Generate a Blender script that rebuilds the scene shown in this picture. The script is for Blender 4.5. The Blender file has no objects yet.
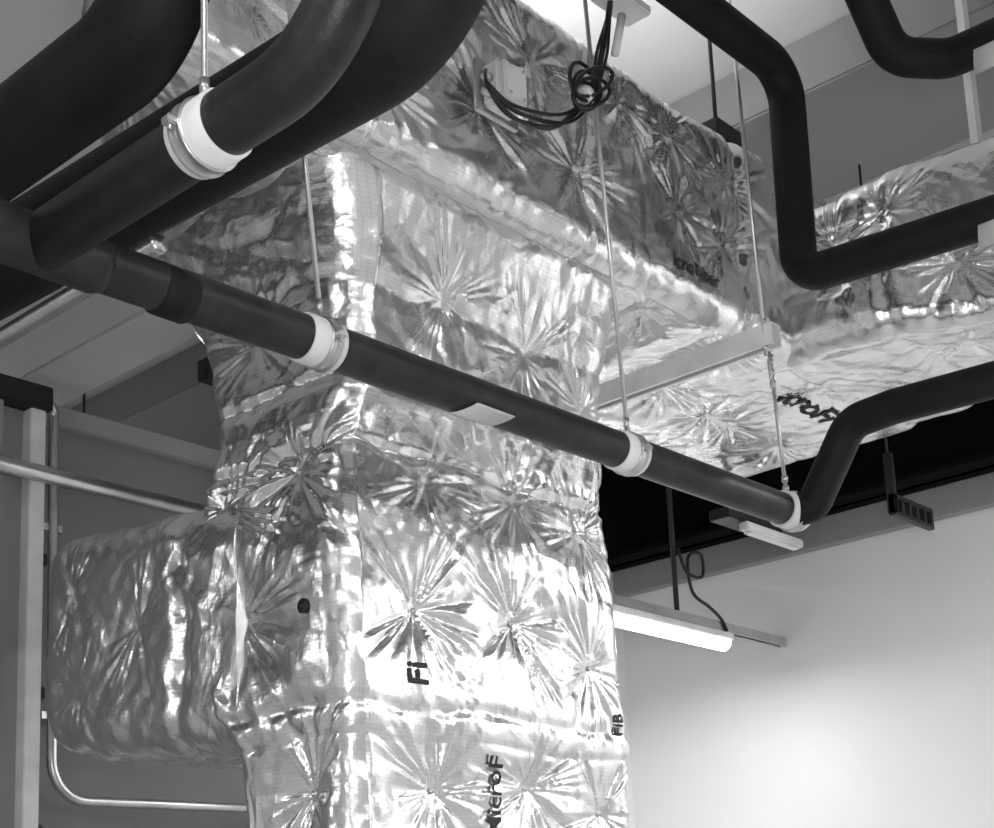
import bpy, bmesh, math, random
import numpy as np
from mathutils import Vector, Matrix
random.seed(4)
sc=bpy.context.scene
try:
    sc.view_settings.view_transform='Standard'
    sc.view_settings.look='None'
except Exception: pass

# ------------------------------------------------------------------ materials
def newmat(name):
    m=bpy.data.materials.new(name); m.use_nodes=True
    nt=m.node_tree; b=nt.nodes['Principled BSDF']
    return m,nt,b
def N(nt,t,**k):
    n=nt.nodes.new(t)
    for a,v in k.items(): setattr(n,a,v)
    return n
def plain(name,g,rough=.6,metal=0.0,var=.12,scale=6,bump=.05,bscale=60,spec=.5):
    m,nt,b=newmat(name)
    tc=N(nt,'ShaderNodeTexCoord')
    n=N(nt,'ShaderNodeTexNoise'); n.inputs['Scale'].default_value=scale; n.inputs['Detail'].default_value=5
    nt.links.new(tc.outputs['Object'],n.inputs['Vector'])
    r=N(nt,'ShaderNodeMapRange')
    r.inputs['From Min'].default_value=.3; r.inputs['From Max'].default_value=.7
    r.inputs['To Min'].default_value=g*(1-var); r.inputs['To Max'].default_value=g*(1+var)
    nt.links.new(n.outputs['Fac'],r.inputs['Value'])
    nt.links.new(r.outputs[0],b.inputs['Base Color'])
    b.inputs['Roughness'].default_value=rough; b.inputs['Metallic'].default_value=metal
    b.inputs['Specular IOR Level'].default_value=spec
    n2=N(nt,'ShaderNodeTexNoise'); n2.inputs['Scale'].default_value=bscale
    nt.links.new(tc.outputs['Object'],n2.inputs['Vector'])
    bp=N(nt,'ShaderNodeBump'); bp.inputs['Strength'].default_value=bump; bp.inputs['Distance'].default_value=.01
    nt.links.new(n2.outputs['Fac'],bp.inputs['Height']); nt.links.new(bp.outputs[0],b.inputs['Normal'])
    return m
def emis(name,s):
    m,nt,b=newmat(name)
    b.inputs['Base Color'].default_value=(.9,.9,.9,1)
    b.inputs['Emission Color'].default_value=(1,1,1,1); b.inputs['Emission Strength'].default_value=s
    return m
def foil_material():
    m,nt,b=newmat('aluminium_foil_facing')
    L=nt.links.new
    uv=N(nt,'ShaderNodeUVMap'); tc=N(nt,'ShaderNodeTexCoord')
    sep=N(nt,'ShaderNodeSeparateXYZ'); L(uv.outputs[0],sep.inputs[0])
    def line(sock,step):
        a=N(nt,'ShaderNodeMath',operation='DIVIDE'); L(sock,a.inputs[0]); a.inputs[1].default_value=step
        f=N(nt,'ShaderNodeMath',operation='FRACT'); L(a.outputs[0],f.inputs[0])
        s=N(nt,'ShaderNodeMath',operation='SUBTRACT'); L(f.outputs[0],s.inputs[0]); s.inputs[1].default_value=.5
        ab=N(nt,'ShaderNodeMath',operation='ABSOLUTE'); L(s.outputs[0],ab.inputs[0])
        mr=N(nt,'ShaderNodeMapRange'); mr.inputs['From Min'].default_value=.0; mr.inputs['From Max'].default_value=.16
        mr.inputs['To Min'].default_value=1; mr.inputs['To Max'].default_value=0
        L(ab.outputs[0],mr.inputs['Value']); return mr.outputs[0]
    l1=line(sep.outputs[0],.012); l2=line(sep.outputs[1],.012)
    mx=N(nt,'ShaderNodeMath',operation='MAXIMUM'); L(l1,mx.inputs[0]); L(l2,mx.inputs[1])
    # crumple facets: voronoi cell distance gives small flat shards with sharp creases
    wn=N(nt,'ShaderNodeTexNoise'); wn.inputs['Scale'].default_value=5
    L(tc.outputs['Object'],wn.inputs['Vector'])
    wm=N(nt,'ShaderNodeMixRGB'); wm.inputs[0].default_value=.12
    L(tc.outputs['Object'],wm.inputs[1]); L(wn.outputs['Color'],wm.inputs[2])
    v=N(nt,'ShaderNodeTexVoronoi'); v.inputs['Scale'].default_value=17
    L(wm.outputs[0],v.inputs['Vector'])
    v2=N(nt,'ShaderNodeTexVoronoi'); v2.inputs['Scale'].default_value=42
    L(wm.outputs[0],v2.inputs['Vector'])
    b1=N(nt,'ShaderNodeBump'); b1.inputs['Strength'].default_value=.28; b1.inputs['Distance'].default_value=.010
    L(v.outputs['Distance'],b1.inputs['Height'])
    b1b=N(nt,'ShaderNodeBump'); b1b.inputs['Strength'].default_value=.22; b1b.inputs['Distance'].default_value=.004
    L(v2.outputs['Distance'],b1b.inputs['Height']); L(b1.outputs[0],b1b.inputs['Normal'])
    b3=N(nt,'ShaderNodeBump'); b3.inputs['Strength'].default_value=.25; b3.inputs['Distance'].default_value=.0004
    L(mx.outputs[0],b3.inputs['Height']); L(b1b.outputs[0],b3.inputs['Normal'])
    L(b3.outputs[0],b.inputs['Normal'])
    n3=N(nt,'ShaderNodeTexNoise'); n3.inputs['Scale'].default_value=5; n3.inputs['Detail'].default_value=3
    L(tc.outputs['Object'],n3.inputs['Vector'])
    mr=N(nt,'ShaderNodeMapRange'); mr.inputs['To Min'].default_value=.19; mr.inputs['To Max'].default_value=.35
    L(n3.outputs['Fac'],mr.inputs['Value']); L(mr.outputs[0],b.inputs['Roughness'])
    mc=N(nt,'ShaderNodeMapRange'); mc.inputs['To Min'].default_value=.85; mc.inputs['To Max'].default_value=.73
    L(mx.outputs[0],mc.inputs['Value']); L(mc.outputs[0],b.inputs['Base Color'])
    b.inputs['Metallic'].default_value=1
    return m
FOIL=foil_material()
RUB=plain('black_elastomeric_foam',.008,.62,bump=.12,bscale=90,var=.35,scale=9,spec=.25)
RUBG=plain('grey_rubber_insulation',.017,.45,bump=.12,bscale=70,var=.5,scale=12,spec=.35)
BLK=plain('black_painted_steel',.012,.5)
VOID=plain('void_black',.004,.9,spec=.1)  # near-black standing in for the unlit void above the walls
STEEL=plain('galvanised_steel',.62,.35,1.0,bump=.08)
STRUT=plain('zinc_channel',.85,.45,.2,bump=.05)
WHT=plain('white_pipe_insert',.80,.45,bump=.03)
PAPER=plain('pale_grey_label',.62,.5,bump=.02)
WALLW=plain('white_wall_paint',.84,.75,var=.02,scale=1.5,bump=.03)
WALLG=plain('grey_wall_paint',.20,.7,var=.06,scale=1.5,bump=.03)
WALLM=plain('mid_grey_paint',.54,.7,var=.04,scale=1.5,bump=.03)
CEIL=plain('ceiling_paint',.76,.8,var=.03,scale=1.2,bump=.04)
SOFF=plain('beam_paint',.30,.8,var=.05,scale=1.2,bump=.04)
PALE=plain('pale_beam_paint',.60,.8,var=.05,scale=1.2,bump=.04)
FLOOR=plain('concrete_floor',.45,.6,var=.2,scale=1.4,bump=.1)
INK=plain('dark_grey_ink',.05,.7,spec=.1)
CABLE=plain('black_cable_sheath',.008,.4)
PLAS=plain('translucent_plastic',.75,.15,bump=.02)
LAMP=emis('fluorescent_diffuser',8)

# ------------------------------------------------------------------ mesh helpers
def link(o): bpy.context.collection.objects.link(o); return o
def mesh_obj(name,verts,faces,mat,smooth=True):
    me=bpy.data.meshes.new(name); me.from_pydata([tuple(v) for v in verts],[],faces); me.update()
    if smooth: me.polygons.foreach_set('use_smooth',[True]*len(me.polygons))
    me.materials.append(mat); return link(bpy.data.objects.new(name,me))
def box(name,lo,hi,mat,bev=.0):
    bm=bmesh.new(); bmesh.ops.create_cube(bm,size=1)
    for v in bm.verts: v.co=Vector([lo[i]+(v.co[i]+.5)*(hi[i]-lo[i]) for i in range(3)])
    if bev>0: bmesh.ops.bevel(bm,geom=bm.edges[:],offset=bev,segments=2,affect='EDGES')
    me=bpy.data.meshes.new(name); bm.to_mesh(me); bm.free(); me.materials.append(mat)
    return link(bpy.data.objects.new(name,me))
def fillet(pts,rad,n=10):
    pts=[Vector(p) for p in pts]; out=[pts[0]]
    for i in range(1,len(pts)-1):
        a,b,c=pts[i-1],pts[i],pts[i+1]
        d1=(a-b).normalized(); d2=(c-b).normalized()
        ang=d1.angle(d2)
        r=rad[i-1] if isinstance(rad,(list,tuple)) else rad
        t=r/math.tan(ang/2); t=min(t,(a-b).length*.49 if i>1 else (a-b).length*.98,(c-b).length*.49 if i<len(pts)-2 else (c-b).length*.98)
        rr=t*math.tan(ang/2)
        cen=b+(d1+d2).normalized()*(rr/math.sin(ang/2))
        v1=(b+d1*t-cen).normalized(); v2=(b+d2*t-cen).normalized()
        th=v1.angle(v2)
        for k in range(n+1):
            f=k/n
            w=(v1*math.sin((1-f)*th)+v2*math.sin(f*th))/math.sin(th)
            out.append(cen+w*rr)
    out.append(pts[-1]); return out
def tube(name,pts,R,mat,seg=28,cap=True):
    pts=[Vector(p) for p in pts]; V=[];Fc=[]
    n=len(pts)
    Rf=R if callable(R) else (lambda i:R)
    tang=[]
    for i in range(n):
        a=pts[max(i-1,0)]; b=pts[min(i+1,n-1)]; tang.append((b-a).normalized())
    up=Vector((0,0,1)) if abs(tang[0].z)<.9 else Vector((1,0,0))
    x=tang[0].cross(up).normalized()
    for i in range(n):
        x=(x-tang[i]*x.dot(tang[i])).normalized(); y=tang[i].cross(x)
        for k in range(seg):
            a=2*math.pi*k/seg
            V.append(pts[i]+(x*math.cos(a)+y*math.sin(a))*Rf(i))
    for i in range(n-1):
        for k in range(seg):
            k2=(k+1)%seg
            Fc.append((i*seg+k,i*seg+k2,(i+1)*seg+k2,(i+1)*seg+k))
    if cap:
        Fc.append(tuple(range(seg-1,-1,-1))); Fc.append(tuple((n-1)*seg+k for k in range(seg)))
    return mesh_obj(name,V,Fc,mat)
def rod(name,a,b,R=.005,mat=None,thread=False):
    a=Vector(a); b=Vector(b)
    return tube(name,[a,b],R,mat or STEEL,seg=10)
def group(name,parts,loc=None):
    e=link(bpy.data.objects.new(name,None)); e.empty_display_size=.1
    for p in parts: p.parent=e
    return e
def collar(c,axis,R,L=.105,strap=True,white=WHT):
    """insulation insert with steel band clamp round a pipe"""
    c=Vector(c); ax=Vector(axis).normalized(); parts=[]
    prof=[(-L/2,R-.002),(-L/2+.0005,R+.003),(-L/2+.003,R+.006),(L/2-.003,R+.006),(L/2-.0005,R+.003),(L/2,R-.002)]
    parts.append(tube('white_insert',[c+ax*p[0] for p in prof],lambda i:prof[i][1],white,36))
    if strap:
        w=.014
        prof2=[(-w-.004,R+.004),(-w-.0035,R+.011),(-w,R+.012),(-w+.003,R+.009),(w-.003,R+.009),(w,R+.012),(w+.0035,R+.011),(w+.004,R+.004)]
        parts.append(tube('steel_band',[c+ax*(.014+p[0]) for p in prof2],lambda i:prof2[i][1],STEEL,36))
        side=ax.cross(Vector((0,0,1))).normalized()
        for s in (-1,1):
            q=c+ax*.014+side*s*(R+.017)
            b=box('clamp_ear',q-Vector((.012,.012,.008)),q+Vector((.012,.012,.008)),STEEL,.003); parts.append(b)
            parts.append(tube('clamp_bolt',[q-Vector((0,0,.016)),q+Vector((0,0,.016))],.004,STEEL,8))
    return parts
def nut(c,R=.012,h=.013):
    c=Vector(c); return tube('hex_nut',[c-Vector((0,0,h/2)),c+Vector((0,0,h/2))],R,STEEL,6)
def sadd(c,axis,R,L,a0,a1,mat=PAPER):
    """curved label plate wrapped under a pipe with a flared free edge"""
    c=Vector(c); ax=Vector(axis).normalized(); s=ax.cross(Vector((0,0,1))).normalized(); u=Vector((0,0,1))
    V=[];F=[]; n=12
    for i in range(n+1):
        a=math.radians(a0+(a1-a0)*i/n); rr=R+.004+(.02*(i/n)**3)
        for l in (-L/2,L/2):
            V.append(c+ax*(l+.03*i/n)+(s*math.cos(a)+u*math.sin(a))*rr)
    for i in range(n): F.append((2*i,2*i+1,2*i+3,2*i+2))
    o=mesh_obj('label_plate',V,F,mat)
    m=o.modifiers.new('s','SOLIDIFY'); m.thickness=.002
    return o

# ------------------------------------------------------------------ numpy noise
def pn(x,y,seed=0):
    rs=np.random.RandomState(seed); ang=rs.rand(256,256)*2*np.pi
    gx=np.cos(ang); gy=np.sin(ang)
    xi=np.floor(x).astype(int); yi=np.floor(y).astype(int); xf=x-xi; yf=y-yi
    def g(ix,iy,dx,dy): a=ix&255; b=iy&255; return gx[a,b]*dx+gy[a,b]*dy
    u=xf**3*(xf*(xf*6-15)+10); v=yf**3*(yf*(yf*6-15)+10)
    n00=g(xi,yi,xf,yf); n10=g(xi+1,yi,xf-1,yf); n01=g(xi,yi+1,xf,yf-1); n11=g(xi+1,yi+1,xf-1,yf-1)
    return (n00*(1-u)+n10*u)*(1-v)+(n01*(1-u)+n11*u)*v
def tri(x):
    f=x-np.floor(x); return 1-np.abs(2*f-1)
def disp(u,v,pins,bands,seed,amp=1.0):
    h=.020*pn(u*2.0,v*2.0,seed)
    wx=pn(u*4,v*4,seed+1)*.5; wy=pn(u*4+9,v*4+3,seed+2)*.5
    rid=np.abs(pn(u*4+wx,v*4+wy,seed+3)); h+=.012*(np.minimum(rid,.30))
    # faceted crumple: warped triangle waves in several directions, each in its own patches
    rs=np.random.RandomState(seed+77)
    for k in range(9):
        th=rs.rand()*np.pi; fr=4+rs.rand()*11
        m=np.clip(pn(u*2.2+k*7.3,v*2.2+k*3.1,seed+20+k)*3+.25,0,1)
        wv=pn(u*3+k,v*3-k,seed+40+k)*1.6
        h+=.021/fr*m*tri((u*np.cos(th)+v*np.sin(th))*fr+wv)
    P=np.zeros_like(h)
    for (u0,v0,s) in pins:
        du=u-u0; dv=v-v0; r=np.sqrt(du*du+dv*dv)+1e-6; k=r<.42
        rr=r[k]; ph=np.arctan2(dv[k],du[k]); q=(u0*13.7+v0*7.1)%6.28
        n=int(15+ (q*100)%7)
        pj=(ph+.30*np.sin(2*ph+q)+.16*np.sin(5*ph+2*q)+.05*np.sin(9*ph+3*q))/(2*np.pi)
        pid=np.floor(pj*n).astype(int)%n
        hsh=np.abs(np.sin(pid*12.9898+q*78.2)); hs2=np.abs(np.sin(pid*39.3+q*11.2))
        f=tri(pj*n); f2=tri(pj*n*2+.31)
        L=.06+.13*hsh
        A=s*.20*(2*np.pi*rr/n)*np.exp(-(rr/L)**2.5)*(.5+.7*hs2)
        P[k]+= -A*f*1.7 -A*.5*f2 - s*.030*np.exp(-(rr/.085))
    h+=P
    for (v0,w,d) in bands:
        t=(v-v0+.03*pn(u*3,v*0,seed+8))/w
        h-=d*np.exp(-t*t)*(1+.9*pn(u*12,v*3,seed+9))
    return h*amp
def foil_duct(name,axis,stations,cr,step,pins3,bands,seed,endround=(.05,.05),amp=1.0,crs=None):
    """stations: list (s,a0,a1,b0,b1) along axis; other two axes in xyz order are a,b"""
    ai='xyz'.index(axis); oa,ob=[i for i in range(3) if i!=ai]
    st=np.array(stations,float); s0,s1=st[0,0],st[-1,0]
    nv=int((s1-s0)/step)+1
    s=np.linspace(s0,s1,nv)
    it=[np.interp(s,st[:,0],st[:,k]) for k in range(1,5)]
    ker=np.ones(max(3,int(.10/step)|1)); ker/=ker.size; pad=ker.size//2
    it=[np.convolve(np.pad(a,pad,'edge'),ker,'valid') for a in it]
    ins=np.zeros(nv)
    for d,e in ((s-s0,endround[0]),(s1-s,endround[1])):
        if e>0:
            t=np.clip(d/e,0,1); ins+=e*(1-np.sqrt(np.clip(1-(1-t)**2,0,1)))
    a0,a1,b0,b1=it[0]+ins,it[1]-ins,it[2]+ins,it[3]-ins
    W=np.mean(a1-a0); H=np.mean(b1-b0); per=2*(W+H-4*cr)+2*math.pi*cr
    nu=int(per/step); tt=np.arange(nu)/nu*per
    A=np.zeros((nu,2)); OF=np.zeros((nu,2))
    segs=[('e',W-2*cr,0),('c',math.pi*cr/2,0),('e',H-2*cr,1),('c',math.pi*cr/2,1),('e',W-2*cr,2),('c',math.pi*cr/2,2),('e',H-2*cr,3),('c',math.pi*cr/2,3)]
    pos=0
    corners=[(1,0),(1,1),(0,1),(0,0)]
    for ty,Ls,k in segs:
        m=(tt>=pos)&(tt<pos+Ls+1e-9); f=(tt[m]-pos)/Ls
        if ty=='e':
            if k==0: A[m]=np.c_[f,f*0]; OF[m]=np.c_[cr*(1-2*f),f*0]
            if k==1: A[m]=np.c_[f*0+1,f]; OF[m]=np.c_[f*0,cr*(1-2*f)]
            if k==2: A[m]=np.c_[1-f,f*0+1]; OF[m]=np.c_[cr*(2*f-1),f*0]
            if k==3: A[m]=np.c_[f*0,1-f]; OF[m]=np.c_[f*0,cr*(2*f-1)]
        else:
            th=f*math.pi/2; c=corners[k]; A[m]=np.array(c)
            if k==0: OF[m]=np.c_[-cr+cr*np.sin(th),cr-cr*np.cos(th)]
            if k==1: OF[m]=np.c_[-cr+cr*np.cos(th),-cr+cr*np.sin(th)]
            if k==2: OF[m]=np.c_[cr-cr*np.sin(th),-cr+cr*np.cos(th)]
            if k==3: OF[m]=np.c_[cr-cr*np.cos(th),cr-cr*np.sin(th)]
        pos+=Ls
    cf=np.ones(nv) if crs is None else np.interp(s,[c[0] for c in crs],[c[1] for c in crs])
    cf=np.minimum(cf,np.minimum(a1-a0,b1-b0)*.48/cr)
    P=np.zeros((nv,nu,3))
    P[:,:,ai]=s[:,None]
    P[:,:,oa]=a0[:,None]+A[None,:,0]*(a1-a0)[:,None]+OF[None,:,0]*cf[:,None]
    P[:,:,ob]=b0[:,None]+A[None,:,1]*(b1-b0)[:,None]+OF[None,:,1]*cf[:,None]
    du=np.roll(P,-1,1)-np.roll(P,1,1); dv=np.gradient(P,axis=0)
    nr=np.cross(du,dv); nr/=np.linalg.norm(nr,axis=2,keepdims=True)+1e-9
    cen=P.mean(axis=1,keepdims=True)
    sign=1 if ((P-cen)*nr).sum()>0 else -1
    nr*=sign
    U=np.tile(tt[None,:],(nv,1)); Vv=np.tile((s-s0)[:,None],(1,nu))
    pins=[]
    for p in pins3:
        d=((P-np.array(p[:3]))**2).sum(axis=2); i,j=np.unravel_index(np.argmin(d),d.shape)
        pins.append((U[i,j],Vv[i,j],p[3] if len(p)>3 else 1.0))
    h=disp(U,Vv,pins,[(b[0]-s0,b[1],b[2]) for b in bands],seed,amp)
    Q=P+nr*h[:,:,None]
    me=bpy.data.meshes.new(name)
    verts=Q.reshape(-1,3); 
    c0=Q[0].mean(axis=0); c1=Q[-1].mean(axis=0)
    verts=np.vstack([verts,c0,c1])
    idx=np.arange(nv*nu).reshape(nv,nu); nx=np.roll(idx,-1,1)
    if sign>0: quads=np.stack([idx[:-1],nx[:-1],nx[1:],idx[1:]],-1).reshape(-1,4)
    else: quads=np.stack([idx[:-1],idx[1:],nx[1:],nx[:-1]],-1).reshape(-1,4)
    t0=np.stack([idx[0],nx[0],np.full(nu,nv*nu)],-1); t1=np.stack([idx[-1],nx[-1],np.full(nu,nv*nu+1)],-1)
    loops=np.concatenate([quads.ravel(),t0.ravel(),t1.ravel()])
    nq=len(quads); nt_=2*nu
    starts=np.concatenate([np.arange(nq)*4,nq*4+np.arange(nt_)*3]); 
    me.vertices.add(len(verts)); me.vertices.foreach_set('co',verts.astype(np.float32).ravel())
    me.loops.add(len(loops)); me.loops.foreach_set('vertex_index',loops.astype(np.int32))
    me.polygons.add(nq+nt_); me.polygons.foreach_set('loop_start',starts.astype(np.int32))
    me.polygons.foreach_set('use_smooth',np.ones(nq+nt_,bool))
    me.update(calc_edges=True); me.validate()
    uvl=me.uv_layers.new(name='UVMap')
    UV=np.vstack([np.c_[U.ravel(),Vv.ravel()],[[0,0],[0,0]]])
    lv=np.zeros(len(me.loops),np.int32); me.loops.foreach_get('vertex_index',lv)
    uvl.data.foreach_set('uv',UV[lv].astype(np.float32).ravel())
    me.materials.append(FOIL)
    o=link(bpy.data.objects.new(name,me))
    return o,Q

def wrap_text(name,body,size,origin,right,up,nrm,Q,ind=INK,nb=12,flat=.6):
    """printed lettering laid on the wrinkled facing: text mesh cut finely then dropped on the surface"""
    cu=bpy.data.curves.new(name,'FONT'); cu.body=body; cu.size=size; cu.offset=size*.02
    t=bpy.data.objects.new(name,cu); link(t); bpy.context.view_layer.update()
    me=bpy.data.meshes.new_from_object(t); bpy.data.objects.remove(t)
    bm=bmesh.new(); bm.from_mesh(me)
    xs=[v.co.x for v in bm.verts]; ys=[v.co.y for v in bm.verts]
    st=.008
    x=min(xs)
    while x<max(xs):
        bmesh.ops.bisect_plane(bm,geom=bm.verts[:]+bm.edges[:]+bm.faces[:],plane_co=(x,0,0),plane_no=(1,0,0)); x+=st
    y=min(ys)
    while y<max(ys):
        bmesh.ops.bisect_plane(bm,geom=bm.verts[:]+bm.edges[:]+bm.faces[:],plane_co=(0,y,0),plane_no=(0,1,0)); y+=st
    right=np.array(right,float); up=np.array(up,float); nrm=np.array(nrm,float); o=np.array(origin,float)
    V=Q.reshape(-1,3)
    rel=V-o; a=rel@right; b=rel@up; c=rel@nrm
    W=max(xs); k=(a>-.05)&(a<W+.05)&(b>-.1)&(b<size+.1)&(np.abs(c)<.15)
    a,b,c=a[k],b[k],c[k]
    for v in bm.verts:
        d=(a-v.co.x)**2+(b-v.co.y)**2
        i=np.argpartition(d,nb)[:nb]; h=c[i].mean()*(1-flat)+c[i].max()*flat+.003
        p=o+right*v.co.x+up*v.co.y+nrm*h
        v.co=Vector(p)
    bm.to_mesh(me); bm.free(); me.materials.clear(); me.materials.append(ind)
    return link(bpy.data.objects.new(name,me))
def washer(p,nrm,Q,R=.013,mat=None):
    """insulation pin washer sitting on the facing"""
    V=Q.reshape(-1,3); p=np.array(p,float); n=np.array(nrm,float)
    rel=V-p; along=rel@n; lat=np.linalg.norm(rel-along[:,None]*n,axis=1)
    k=(lat<R)&(np.abs(along)<.15)
    h=along[k].max() if k.any() else 0
    c=Vector(p+n*h); nn=Vector(n)
    prof=[(0,R),(.003,R),(.005,R*.8),(.005,R*.35),(.010,R*.3),(.011,R*.1)]
    return tube('insulation_pin',[c+nn*q[0]+nn*i*1e-4 for i,q in enumerate(prof)],lambda i:prof[i][1],mat or STEEL,18)

# ------------------------------------------------------------------ room shell
H=5.6
box('floor',(-3.6,-3.6,-.1),(7.4,9.1,0),FLOOR)
box('ceiling',(-3.6,-3.6,H),(7.4,9.1,H+.1),CEIL)
box('wall_right',(7.3,-3.6,0),(7.4,9.1,4.1),WALLW)
box('wall_right_upper',(7.3,-3.6,4.1),(7.4,9.1,H),SOFF)
box('wall_left',(-3.6,-3.6,0),(-3.5,9.1,H),WALLM)
box('wall_front',(-3.6,-3.6,0),(7.4,-3.5,H),WALLM)
box('wall_far',(-3.6,9.0,0),(7.4,9.1,H),WALLM)
box('wall_back',(1.5,5.5,0),(4.9,5.62,4.04),WALLG)
box('wall_back_white',(4.9,5.5,0),(7.3,5.62,4.04),WALLW)
box('trim_1',(1.5,5.46,4.0),(4.6,5.64,4.09),SOFF,.005)
box('trim_2',(7.22,-3.5,3.87),(7.3,5.5,4.03),SOFF,.005)
# beams above walls, coloured near-black for the dark void there
def ibeam(name,lo,hi,axis,mat):
    (x0,y0,z0),(x1,y1,z1)=lo,hi; f=.03
    parts=[box('bottom_flange',(x0,y0,z0),(x1,y1,z0+f),mat),box('top_flange',(x0,y0,z1-f),(x1,y1,z1),mat)]
    if axis=='y': xm=(x0+x1)/2; parts.append(box('web',(xm-.02,y0,z0),(xm+.02,y1,z1),mat))
    else: ym=(y0+y1)/2; parts.append(box('web',(x0,ym-.02,z0),(x1,ym+.02,z1),mat))
    return group(name,parts)
ibeam('black_beam',(6.98,-3.4,4.03),(7.28,8.9,4.75),'y',VOID)
ibeam('black_beam',(4.3,5.4,4.10),(6.9,5.66,4.75),'x',VOID)  # added black beam that fills the darkness above the partition
# concrete downstand beams
box('ceiling_beam',(5.4,-3.5,5.33),(6.3,8.9,5.6),SOFF,.01)
box('ceiling_beam',(3.20,4.08,4.22),(3.50,8.9,4.60),PALE,.01)

# ------------------------------------------------------------------ foil wrapped ducts
RY=2.70; ZB=3.86; ZT=4.66
duct_parts=[]
pins=[]
for x in (2.15,2.62,3.05,3.5,4.35):
    pins.append((x,RY,4.12+.05*math.sin(x*9),1.1))
for x in (2.3,2.85,3.3,4.05,4.4): pins.append((x,RY,4.45+.04*math.sin(x*5),1.1))
pins+=[(4.08,RY,4.20,1.5),(3.78,RY,4.50,1.4)]
for i,x in enumerate((2.4,2.9,3.4,3.95,4.55,5.05)):
    for j,y in enumerate((2.95,3.3,3.7)):
        if 2.7<x<3.9 and y>2.97: continue
        pins.append((x+.1*((i+j)%2),y-(.06 if j==0 else 0),ZB,1.0))
pins+=[(2.65,2.84,ZB,1.1),(3.15,2.85,ZB,1.0),(3.65,2.86,ZB,1.0)]
for x in (4.75,5.2,5.6): pins.append((x,3.3,ZB,.9)); 
d1,Q1=foil_duct('foil_facing','x',[(1.84,RY,3.00,ZB,ZT),(1.90,RY,3.00,ZB,ZT),(2.62,RY,3.95,ZB,ZT),(4.6,RY,3.95,ZB,ZT),(5.0,RY-.02,3.95,ZB-.02,ZT),(5.86,RY,3.95,ZB-.02,ZT)],.095,.0065,pins,[(2.62,.02,.010),(4.46,.03,.016),(3.55,.015,.008)],11,(.04,.08),1.15)
t1=wrap_text('printed_lettering','icroFiber',.075,(3.98,RY,3.955),(1,0,0),(0,0,1),(0,-1,0),Q1,INK,40,.8)
t2=wrap_text('printed_lettering_under','icroFi',.16,(5.06,2.98,ZB),(1,0,0),(0,-1,0),(0,0,-1),Q1,INK,60,.4)
duct_parts+=[d1,t1,t2]

pins=[]
for y in (2.08,1.7,1.2):
    pins+= [(4.85,y,4.05,1.3),(5.1,y+.1,3.8,.9),(5.4,y,3.8,.9)]
pins+=[(4.75,2.5,4.22,1.1),(4.8,2.3,4.3,.8)]
d2,Q2=foil_duct('foil_facing_branch','y',[(.2,4.98,5.55,3.78,4.58),(1.9,4.90,5.50,3.80,4.52),(2.3,4.76,5.62,3.83,4.46),(2.5,4.74,5.84,3.84,4.42),(2.85,4.74,5.84,3.85,4.42)],.10,.0065,pins,[(2.32,.03,.010)],23,(.05,.0),1.25)
duct_parts.append(d2)

CY=3.0
front_pins=[(3.03,CY,2.66,1.6),(3.45,CY,2.68,1.6),(3.82,CY,2.58,1.3),(3.08,CY,2.13,1.3),(3.48,CY,2.16,1.5),(3.84,CY,2.10,1.2)]
left_pins=[(2.70,3.20,3.06,1.5),(2.70,3.46,2.66,1.5),(2.70,3.20,2.12,1.6)]
pins=front_pins+left_pins+[(2.70,3.52,3.02,.9),(2.70,3.42,1.9,.8),
      (3.05,CY,3.05,.4),(3.48,CY,3.08,.7),(3.80,CY,3.04,.9),(2.9,CY,1.6,1),(3.4,CY,1.6,1),(2.7,3.2,1.6,1),
      (3.10,2.9,3.62,.6),(3.5,2.9,3.55,.6),(3.8,2.9,3.45,.6),(2.72,3.35,3.5,.7)]
d3,Q3=foil_duct('foil_facing_riser','z',[(0.02,2.72,4.02,CY+.01,3.50),(2.22,2.72,4.02,CY+.01,3.50),(2.30,2.70,4.02,CY-.01,3.52),(2.42,2.70,4.01,CY-.01,3.62),(2.9,2.69,3.99,CY,3.68),
     (3.1,2.69,3.97,CY+.01,3.66),(3.2,2.71,3.96,CY+.02,3.60),(3.35,2.71,3.95,CY-.02,3.62),(3.55,2.69,3.95,CY-.04,3.66),(3.75,2.64,3.96,CY-.10,3.75),(3.95,2.50,4.00,CY-.19,3.85)],.08,.0055,pins,
     [(2.36,.022,.008),(2.27,.012,.004),(3.13,.018,.011),(3.32,.02,.009),(3.60,.03,.008)],37,(.02,.0),1.15,[(3.2,1.0),(3.7,2.0),(3.9,2.6)])
t3=wrap_text('lettering_a','Fi',.11,(3.02,CY,2.42),(0,0,1),(-1,0,0),(0,-1,0),Q3)
t4=wrap_text('lettering_b','MicroF',.085,(3.33,CY,2.00),(0,0,1),(-1,0,0),(0,-1,0),Q3,INK,60,.8)
t5=wrap_text('lettering_c','FiB',.06,(3.94,CY,2.36),(0,0,1),(-1,0,0),(0,-1,0),Q3)
duct_parts+=[d3,t3,t4,t5]
for p in front_pins: duct_parts.append(washer(p[:3],(0,-1,0),Q3,.009))
for p in left_pins: duct_parts.append(washer(p[:3],(-1,0,0),Q3,.010))
duct_parts.append(washer((2.70,3.14,2.64),(-1,0,0),Q3,.022,BLK))
duct_parts.append(washer((2.685,3.14,2.64),(-1,0,0),Q3,.010,STEEL))

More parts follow.
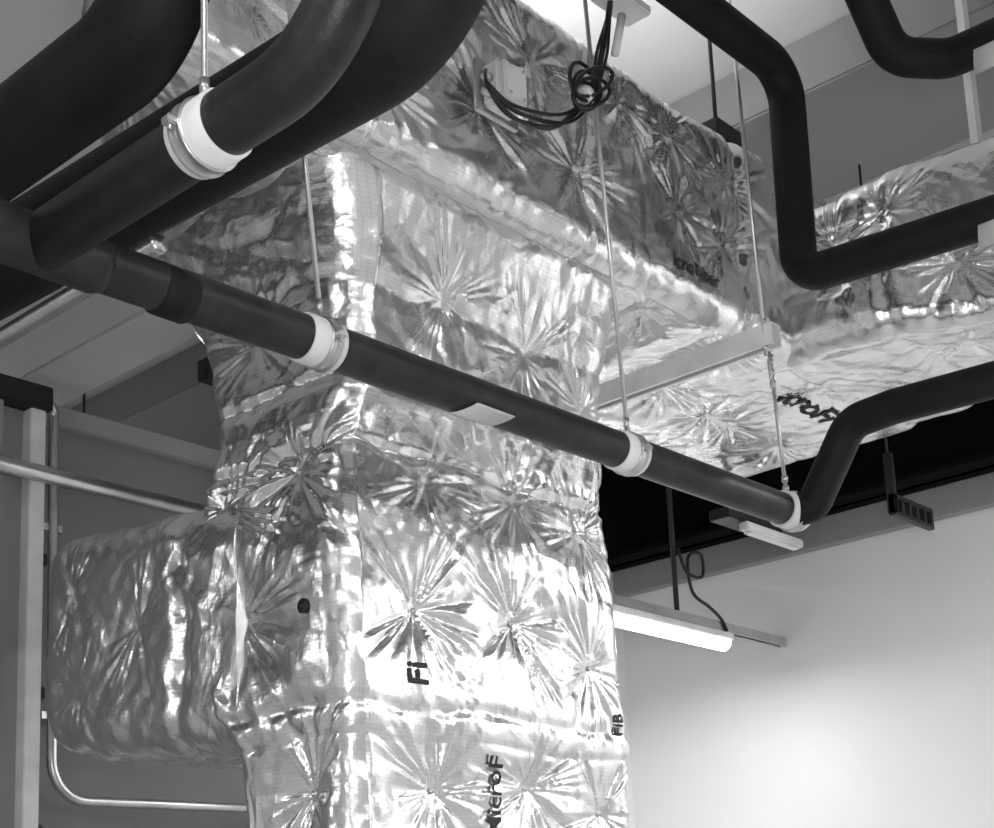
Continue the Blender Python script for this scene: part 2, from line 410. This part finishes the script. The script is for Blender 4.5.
pins=[(2.70,4.0,2.75,.5),(2.72,4.35,2.6,.4),(2.72,4.4,2.95,.4),(3.0,3.9,2.36,.7)]
d4,Q4=foil_duct('foil_facing_side_branch','y',[(3.45,2.70,3.7,2.28,3.07),(3.7,2.70,3.7,2.30,3.09),(4.2,2.72,3.7,2.35,3.14),(4.64,2.74,3.7,2.44,3.18)],.13,.007,pins,[(3.74,.04,.012)],51,(.0,.12),1.2)
duct_parts.append(d4)
group('foil_wrapped_air_duct',duct_parts)

# duct support channel under horizontal duct
def strut(name,a,b,w,h,mat):
    a=Vector(a);b=Vector(b); d=(b-a).normalized(); s=d.cross(Vector((0,0,1))).normalized(); u=s.cross(d)
    prof=[(-w/2,h/2),(w/2,h/2),(w/2,-h/2),(w/4,-h/2),(w/4,-h/2+.003),(w/2-.003,-h/2+.003),(w/2-.003,h/2-.003),(-w/2+.003,h/2-.003),(-w/2+.003,-h/2+.003),(-w/4,-h/2+.003),(-w/4,-h/2),(-w/2,-h/2)]
    V=[p+s*x+u*y for p in (a,b) for x,y in prof]; n=len(prof)
    F=[(i,(i+1)%n,n+(i+1)%n,n+i) for i in range(n)]+[tuple(range(n-1,-1,-1)),tuple(range(n,2*n))]
    return mesh_obj(name,V,F,mat,False)
ch=strut('channel',(4.36,2.54,3.765),(4.36,4.10,3.765),.06,.08,STRUT)
r1=rod('threaded_rod',(4.34,2.575,3.69),(4.26,2.575,H),.007)
r2=rod('threaded_rod_rear',(4.36,4.05,3.69),(4.36,4.05,H),.007)
group('duct_support_channel',[ch,r1,r2,nut((4.34,2.575,3.717)),nut((4.34,2.575,3.82)),nut((4.36,4.05,3.717))])

# ------------------------------------------------------------------ insulated pipes
ZP=3.13; YP=2.61; RP=.056
main=tube('pipe_run',[(1.0,YP,ZP),(1.5,YP,ZP),(2.2,YP,ZP+.01),(3.0,YP,ZP+.015),(4.46,YP,ZP+.025),(4.5,YP-.01,ZP+.025)],RP,RUBG,36)
tee=tube('tee_joint',[(1.38,YP,ZP),(1.40,YP,ZP),(1.66,YP,ZP),(1.68,YP,ZP)],lambda i:[RP,RP+.006,RP+.006,RP][i],RUBG,36)
joint=tube('joint_band',[(1.82,YP,ZP),(1.825,YP,ZP),(1.90,YP,ZP),(1.905,YP,ZP)],lambda i:[RP,RP+.003,RP+.003,RP][i],RUB,36)
bran=tube('branch_pipe',fillet([(1.53,YP,ZP),(1.53,1.62,ZP),(1.55,1.55,4.9)],[.24],16),.060,RUBG,36)
r3=tube('offset_pipe',fillet([(4.47,YP,3.15),(4.5,2.53,3.165),(4.5,2.36,3.42),(4.5,2.2,3.43),(4.5,.6,3.37)],[.05,.10,.12],8),.060,RUB,32)
parts=[main,tee,joint,bran,r3,sadd((2.84,YP,ZP+.012),(1,0,0),RP,.15,-100,-35)]

def hanger(name,c,axis,R,ztop,lean=.01):
    ps=collar(c,axis,R); c=Vector(c); d=Vector(axis).normalized()*.014; q=c+d
    ps.append(nut(q+Vector((0,0,R+.016)))); ps.append(nut(q+Vector((-lean*.02,0,R+.044)),.010,.03))
    ps.append(rod('threaded_rod',q+Vector((0,0,R+.008)),(q.x-lean,q.y,ztop),.0068))
    return group(name,ps)
hanger('pipe_hanger',(2.29,YP,ZP+.01),(1,0,0),RP,H,.25)
hanger('pipe_hanger',(3.53,YP,ZP+.018),(1,0,0),RP,H,.14)
hanger('pipe_hanger',(1.53,2.03,ZP),(0,1,0),.060,H,.0)
group('insulated_branching_pipe',parts)
ps=collar((4.47,YP-.005,3.155),(1,-.1,0),RP+.004)
ps.append(rod('threaded_rod',(4.46,YP,3.22),(4.42,YP,3.75),.0068))
for z in (3.235,3.27,3.62,3.66,3.70): ps.append(nut((4.46-.04*(z-3.22)/.53,YP,z),.013,.018))
ps.append(tube('swivel_eye',fillet([(4.44,YP,3.60),(4.40,YP-.01,3.63),(4.40,YP-.01,3.70),(4.44,YP,3.73)],.02,6),.006,STEEL,10))
group('pipe_hanger',ps)

group('insulated_pipe',[tube('pipe_run',fillet([(2.6,2.45,4.77),(4.42,2.45,4.77),(4.40,2.45,3.96),(4.45,.5,3.86)],[.13,.10],12),.066,RUB,32),
   sadd((4.42,1.72,3.925),(0,1,0),.066,.12,-145,-85)])
group('insulated_pipe',[tube('pipe_run',fillet([(3.3,2.02,5.0),(4.02,2.0,4.90),(4.30,1.98,4.55),(4.42,1.84,4.53),(4.42,.5,4.50)],[.12,.12,.1],10),.064,RUB,32),
   sadd((4.42,1.66,4.525),(0,1,0),.064,.14,-145,-85)])
group('white_drop_strut',[strut('channel',(5.3,2.13,4.545),(5.3,2.1301,H),.05,.03,WHT),nut((5.3,2.13,4.57),.02,.02)])
# large black pipes, elbows
group('large_insulated_pipe',[tube('pipe_run',fillet([(1.62,5.0,3.54),(1.62,2.29,3.53),(1.62,2.29,H)],[.20],18),.104,RUB,48)])
group('large_insulated_pipe',[tube('pipe_run',fillet([(1.86,5.0,3.54),(1.98,1.82,3.52),(1.98,1.81,H)],[.26],18),.122,RUB,48)])
# ribbed flexible conduit at far left
pts=[(1.93,2.75+i*.012,3.33) for i in range(160)]
tube('ribbed_flexible_conduit',pts,lambda i:.022+.003*(i%2),STEEL,16)

# ------------------------------------------------------------------ junction box and cables
jx,jz=-.13,-.14
bxx,bzz=.04,-.02
def B(a,b,c,d,e,f): return (a+jx+bxx,b,c+jz+bzz),(d+jx+bxx,e,f+jz+bzz)
jb=[box('housing',*B(3.08,2.585,4.26,3.20,2.66,4.40),PLAS,.012),box('lid',*B(3.09,2.57,4.27,3.19,2.588,4.39),PLAS,.006)]
for dx,dz in ((.02,.02),(.08,.02),(.02,.11),(.08,.11)):
    q=B(3.09+dx,2.565,4.265+dz,0,0,0)[0]
    jb.append(tube('lid_screw',[q,(q[0],2.572,q[2])],.005,STEEL,8))
for z in (4.29,4.34):
    q=B(3.05,2.62,z,0,0,0)[0]; jb.append(tube('cable_gland',[q,(q[0]+.035,q[1],q[2])],.014,STEEL,12))
jb.append(box('bracket_plate',*B(3.06,2.655,4.25,3.24,2.672,4.42),STEEL,.002))
group('junction_box',jb)
def smooth(pts,n=8):
    P=[Vector(p) for p in pts]; out=[]
    for i in range(len(P)-1):
        p0=P[max(i-1,0)];p1=P[i];p2=P[i+1];p3=P[min(i+2,len(P)-1)]
        for k in range(n):
            t=k/n; out.append(.5*((2*p1)+(-p0+p2)*t+(2*p0-5*p1+4*p2-p3)*t*t+(-p0+3*p1-3*p2+p3)*t**3))
    out.append(P[-1]); return out
def sh(L): return [(x+jx,y,z+jz) for x,y,z in L]
rc=random.Random(5)
cb=[]
for j in range(5):
    o=.012*j; r_=lambda s=.012: rc.uniform(-s,s)
    cb.append(tube('cable',smooth(sh([(3.08,2.60,4.27+.05*(j%2)),(3.04,2.56,4.24-o*.3),(3.13,2.55+r_(),4.21-o),(3.30,2.54+r_(),4.24-o*.9+r_()),(3.42,2.55,4.30-o*.2+r_(.02)),(3.51+r_(.02),2.55,4.42+r_(.02)),(3.58+r_(.025),2.55,4.58),(3.66+r_(.025),2.56+r_(),4.78),(3.72,2.56,5.0)])),.0055,CABLE,10))
for j in range(5):
    a,b=rc.uniform(.07,.12),rc.uniform(.03,.06); cx,cz=3.45+rc.uniform(-.02,.02),4.39+rc.uniform(-.02,.02); t0=rc.uniform(0,.8); tl=rc.uniform(.5,1.0)
    L=[]
    for k in range(15):
        t=2*math.pi*k/14+t0; x=a*math.cos(t); z=b*math.sin(t)
        L.append((cx+x*math.cos(tl)-z*math.sin(tl),2.53-.008*j+.004*math.sin(2*t),cz+x*math.sin(tl)+z*math.cos(tl)))
    cb.append(tube('cable_loop',smooth(sh(L),4),.006,CABLE,10,False))
cb.append(tube('cable_tie',sh([(3.43,2.52,4.35),(3.45,2.52,4.372)]),.026,WHT,14))
cb.append(tube('white_connector',sh([(3.61,2.52,4.58),(3.66,2.52,4.74)]),.014,WHT,12))
cb.append(box('white_bracket',(3.60+jx,2.50,4.80+jz),(3.80+jx,2.60,4.835+jz),WHT,.006))
cb.append(box('bracket_hanger',(3.70+jx,2.55,4.83+jz),(3.73+jx,2.57,H),WHT,.002))
group('cable_bundle',cb)
group('black_hanger_bracket',[box('plate',(4.50,2.80,4.71),(4.67,2.90,4.79),BLK,.005),rod('stem',(4.57,2.85,4.75),(4.57,2.85,H),.008,BLK),box('lip',(4.50,2.80,4.69),(4.52,2.90,4.72),BLK,.003)])

# ------------------------------------------------------------------ right side fittings
LY=4.37
lum=[strut('mounting_rail',(5.0,LY,3.385),(7.29,LY,3.385),.045,.05,STEEL),
     box('lamp_body',(5.2,LY-.05,3.31),(6.72,LY+.05,3.35),WHT,.006)]
dif=tube('diffuser',[(5.22,LY,3.30),(5.23,LY,3.30),(6.69,LY,3.30),(6.70,LY,3.30)],lambda i:[.035,.045,.045,.035][i],LAMP,20); lum.append(dif)
lum.append(rod('drop_strut',(6.27,LY,3.38),(6.27,LY,H),.014,BLK))
lum.append(tube('lamp_cable',smooth([(6.27,LY-.03,3.75),(6.31,LY-.05,3.62),(6.45,LY-.05,3.62),(6.45,LY-.05,3.74),(6.33,LY-.05,3.70),(6.35,LY-.05,3.52),(6.5,LY-.05,3.46),(6.63,LY-.03,3.42),(6.68,LY-.03,3.36)]),.009,CABLE,10))
group('fluorescent_luminaire',lum)
fx=[box('fixture_body',(5.70,3.55,3.555),(6.19,3.60,3.595),WHT,.006),box('fixture_lens',(5.73,3.555,3.543),(6.16,3.595,3.557),PLAS,.004),
    box('dark_bracket',(5.58,3.57,3.595),(6.04,3.68,3.645),BLK,.004),box('bracket_arm',(5.70,3.64,3.60),(5.73,3.67,3.80),BLK,.002)]
group('small_light_fixture',fx)
bx=-.09
br=[box('bar_top',(6.20+bx,3.02,3.66),(6.58+bx,3.05,3.68),BLK),box('bar_bottom',(6.20+bx,3.02,3.58),(6.58+bx,3.05,3.60),BLK)]
for i in range(6): br.append(box('web_%d'%i,(6.20+i*.072+bx,3.02,3.59),(6.22+i*.072+bx,3.05,3.67),BLK))
br+= [box('stem',(6.20+bx,3.02,3.59),(6.23+bx,3.06,3.88),BLK,.003),rod('rod',(6.21+bx,3.04,3.85),(6.21+bx,3.04,H),.006,BLK)]
group('perforated_support_bracket',br)

# ------------------------------------------------------------------ left side fittings
group('horizontal_steel_rail',[tube('rail',[(1.6,5.2,3.66),(3.95,5.2,3.66)],.035,STEEL,20)])
px=.09
pp=[box('post_face',(2.96+px,5.24,0),(3.03+px,5.34,3.95),WHT,.004),box('post_web',(2.84+px,5.30,0),(2.96+px,5.34,3.95),SOFF,.002),box('post_flange',(2.78+px,5.24,0),(2.84+px,5.34,3.95),SOFF,.004),
    box('post_cap',(2.80+px,5.22,3.95),(3.05+px,5.36,4.05),BLK,.004)]
for z in (2.2,2.75,3.3): pp.append(box('latch',(3.03+px,5.26,z),(3.06+px,5.32,z+.05),BLK,.004))
group('partition_post',pp)
group('conduit',[tube('pipe',fillet([(3.17,5.35,4.10),(3.25,5.40,4.02),(3.27,5.40,2.37),(5.0,5.40,2.40)],[.05,.16],10),.021,STEEL,16),
   box('conduit_clip',(3.22,5.40,2.70),(3.31,5.49,2.73),STEEL),box('conduit_clip_upper',(3.20,5.40,3.5),(3.30,5.49,3.53),STEEL)])
hr=[]
for i,(x,y) in enumerate(((3.75,6.4),(4.15,6.6),(2.5,4.6))):
    hr.append(rod('rod_%d'%i,(x,y,4.15),(x,y,H),.008,BLK))
group('ceiling_hanger_rods',hr)
group('ceiling_bracket',[box('arm',(3.55,4.70,4.06),(3.85,4.75,4.11),BLK,.004),rod('stem',(3.80,4.72,3.85),(3.80,4.72,H),.008,BLK),box('foot',(3.52,4.69,4.04),(3.60,4.76,4.13),BLK,.004)])

# ------------------------------------------------------------------ lamps (battens are added fill, unseen, behind/side of the viewpoint)
def added_batten(x,y,z,L,ax,e):
    w=.16
    lo,hi=((x-L/2,y-w/2),(x+L/2,y+w/2)) if ax=='x' else ((x-w/2,y-L/2),(x+w/2,y+L/2))
    parts=[box('housing',(lo[0]-.02,lo[1]-.02,z+.02),(hi[0]+.02,hi[1]+.02,z+.09),WHT,.006),box('diffuser',(lo[0],lo[1],z),(hi[0],hi[1],z+.022),LAMP,.004)]
    for s in (-.4,.4):
        px=x+(s*L if ax=='x' else 0); py=y+(s*L if ax=='y' else 0)
        parts.append(rod('suspension_rod',(px,py,z+.08),(px,py,H),.006))
    ld=bpy.data.lights.new('fill_batten_lamp','AREA'); ld.shape='RECTANGLE'; ld.energy=e
    ld.size,ld.size_y=(L,w) if ax=='x' else (w,L)
    lo_=bpy.data.objects.new('fill_batten_lamp',ld); lo_.location=(x,y,z-.01); link(lo_); parts.append(lo_)
    group('added_fill_batten',parts)
added_batten(1.0,-1.2,4.4,1.8,'x',80)
added_batten(-1.4,1.2,4.4,1.8,'y',80)
added_batten(3.8,-.6,4.2,1.6,'x',52)
added_batten(6.3,.3,4.1,2.2,'y',85)
added_batten(-1.6,6.2,3.7,2.0,'y',60)  # unseen batten added to brighten the left-facing foil
added_batten(5.0,7.3,4.6,1.6,'x',40)
ld=bpy.data.lights.new('tube_glow','AREA'); ld.shape='RECTANGLE'; ld.size=1.35; ld.size_y=.08; ld.energy=26
o=bpy.data.objects.new('tube_glow',ld); o.location=(5.9,LY,3.24); link(o)
ld=bpy.data.lights.new('camera_flash','SPOT'); ld.energy=150; ld.spot_size=math.radians(95); ld.spot_blend=.6; ld.shadow_soft_size=.15  # soft spot acting as the flash beside the camera
o=bpy.data.objects.new('camera_flash',ld); o.location=(.12,-.10,1.85); link(o)
o.rotation_euler=(Vector((2.9,2.7,3.3))-o.location).to_track_quat('-Z','Y').to_euler()
ld=bpy.data.lights.new('ceiling_fill','SPOT'); ld.energy=50; ld.spot_size=math.radians(150); ld.spot_blend=.9; ld.shadow_soft_size=.10  # bare spot added to brighten the ceiling, no fitting there
o=bpy.data.objects.new('ceiling_fill',ld); o.location=(4.0,3.3,4.85); link(o)
o.rotation_euler=(Vector((4.3,3.3,5.6))-o.location).to_track_quat('-Z','Y').to_euler()

w=bpy.data.worlds.new('World'); sc.world=w; w.use_nodes=True
w.node_tree.nodes['Background'].inputs[0].default_value=(.5,.5,.5,1); w.node_tree.nodes['Background'].inputs[1].default_value=.3

# ------------------------------------------------------------------ camera
p=math.radians(11.3);a=math.radians(42);r=.042
F=Vector((math.cos(p)*math.cos(a),math.cos(p)*math.sin(a),math.sin(p)))
R0=Vector((math.sin(a),-math.cos(a),0));U0=R0.cross(F)
R=R0*math.cos(r)-U0*math.sin(r);U=U0*math.cos(r)+R0*math.sin(r)
cd=bpy.data.cameras.new('camera'); cd.sensor_width=36; cd.lens=1500/994*36; cd.shift_y=(675-414)/994; cd.clip_start=.05
co=bpy.data.objects.new('camera',cd); link(co)
M=Matrix((R,U,-F)).transposed().to_4x4(); M.translation=Vector((0,0,1.6)); co.matrix_world=M
sc.camera=co
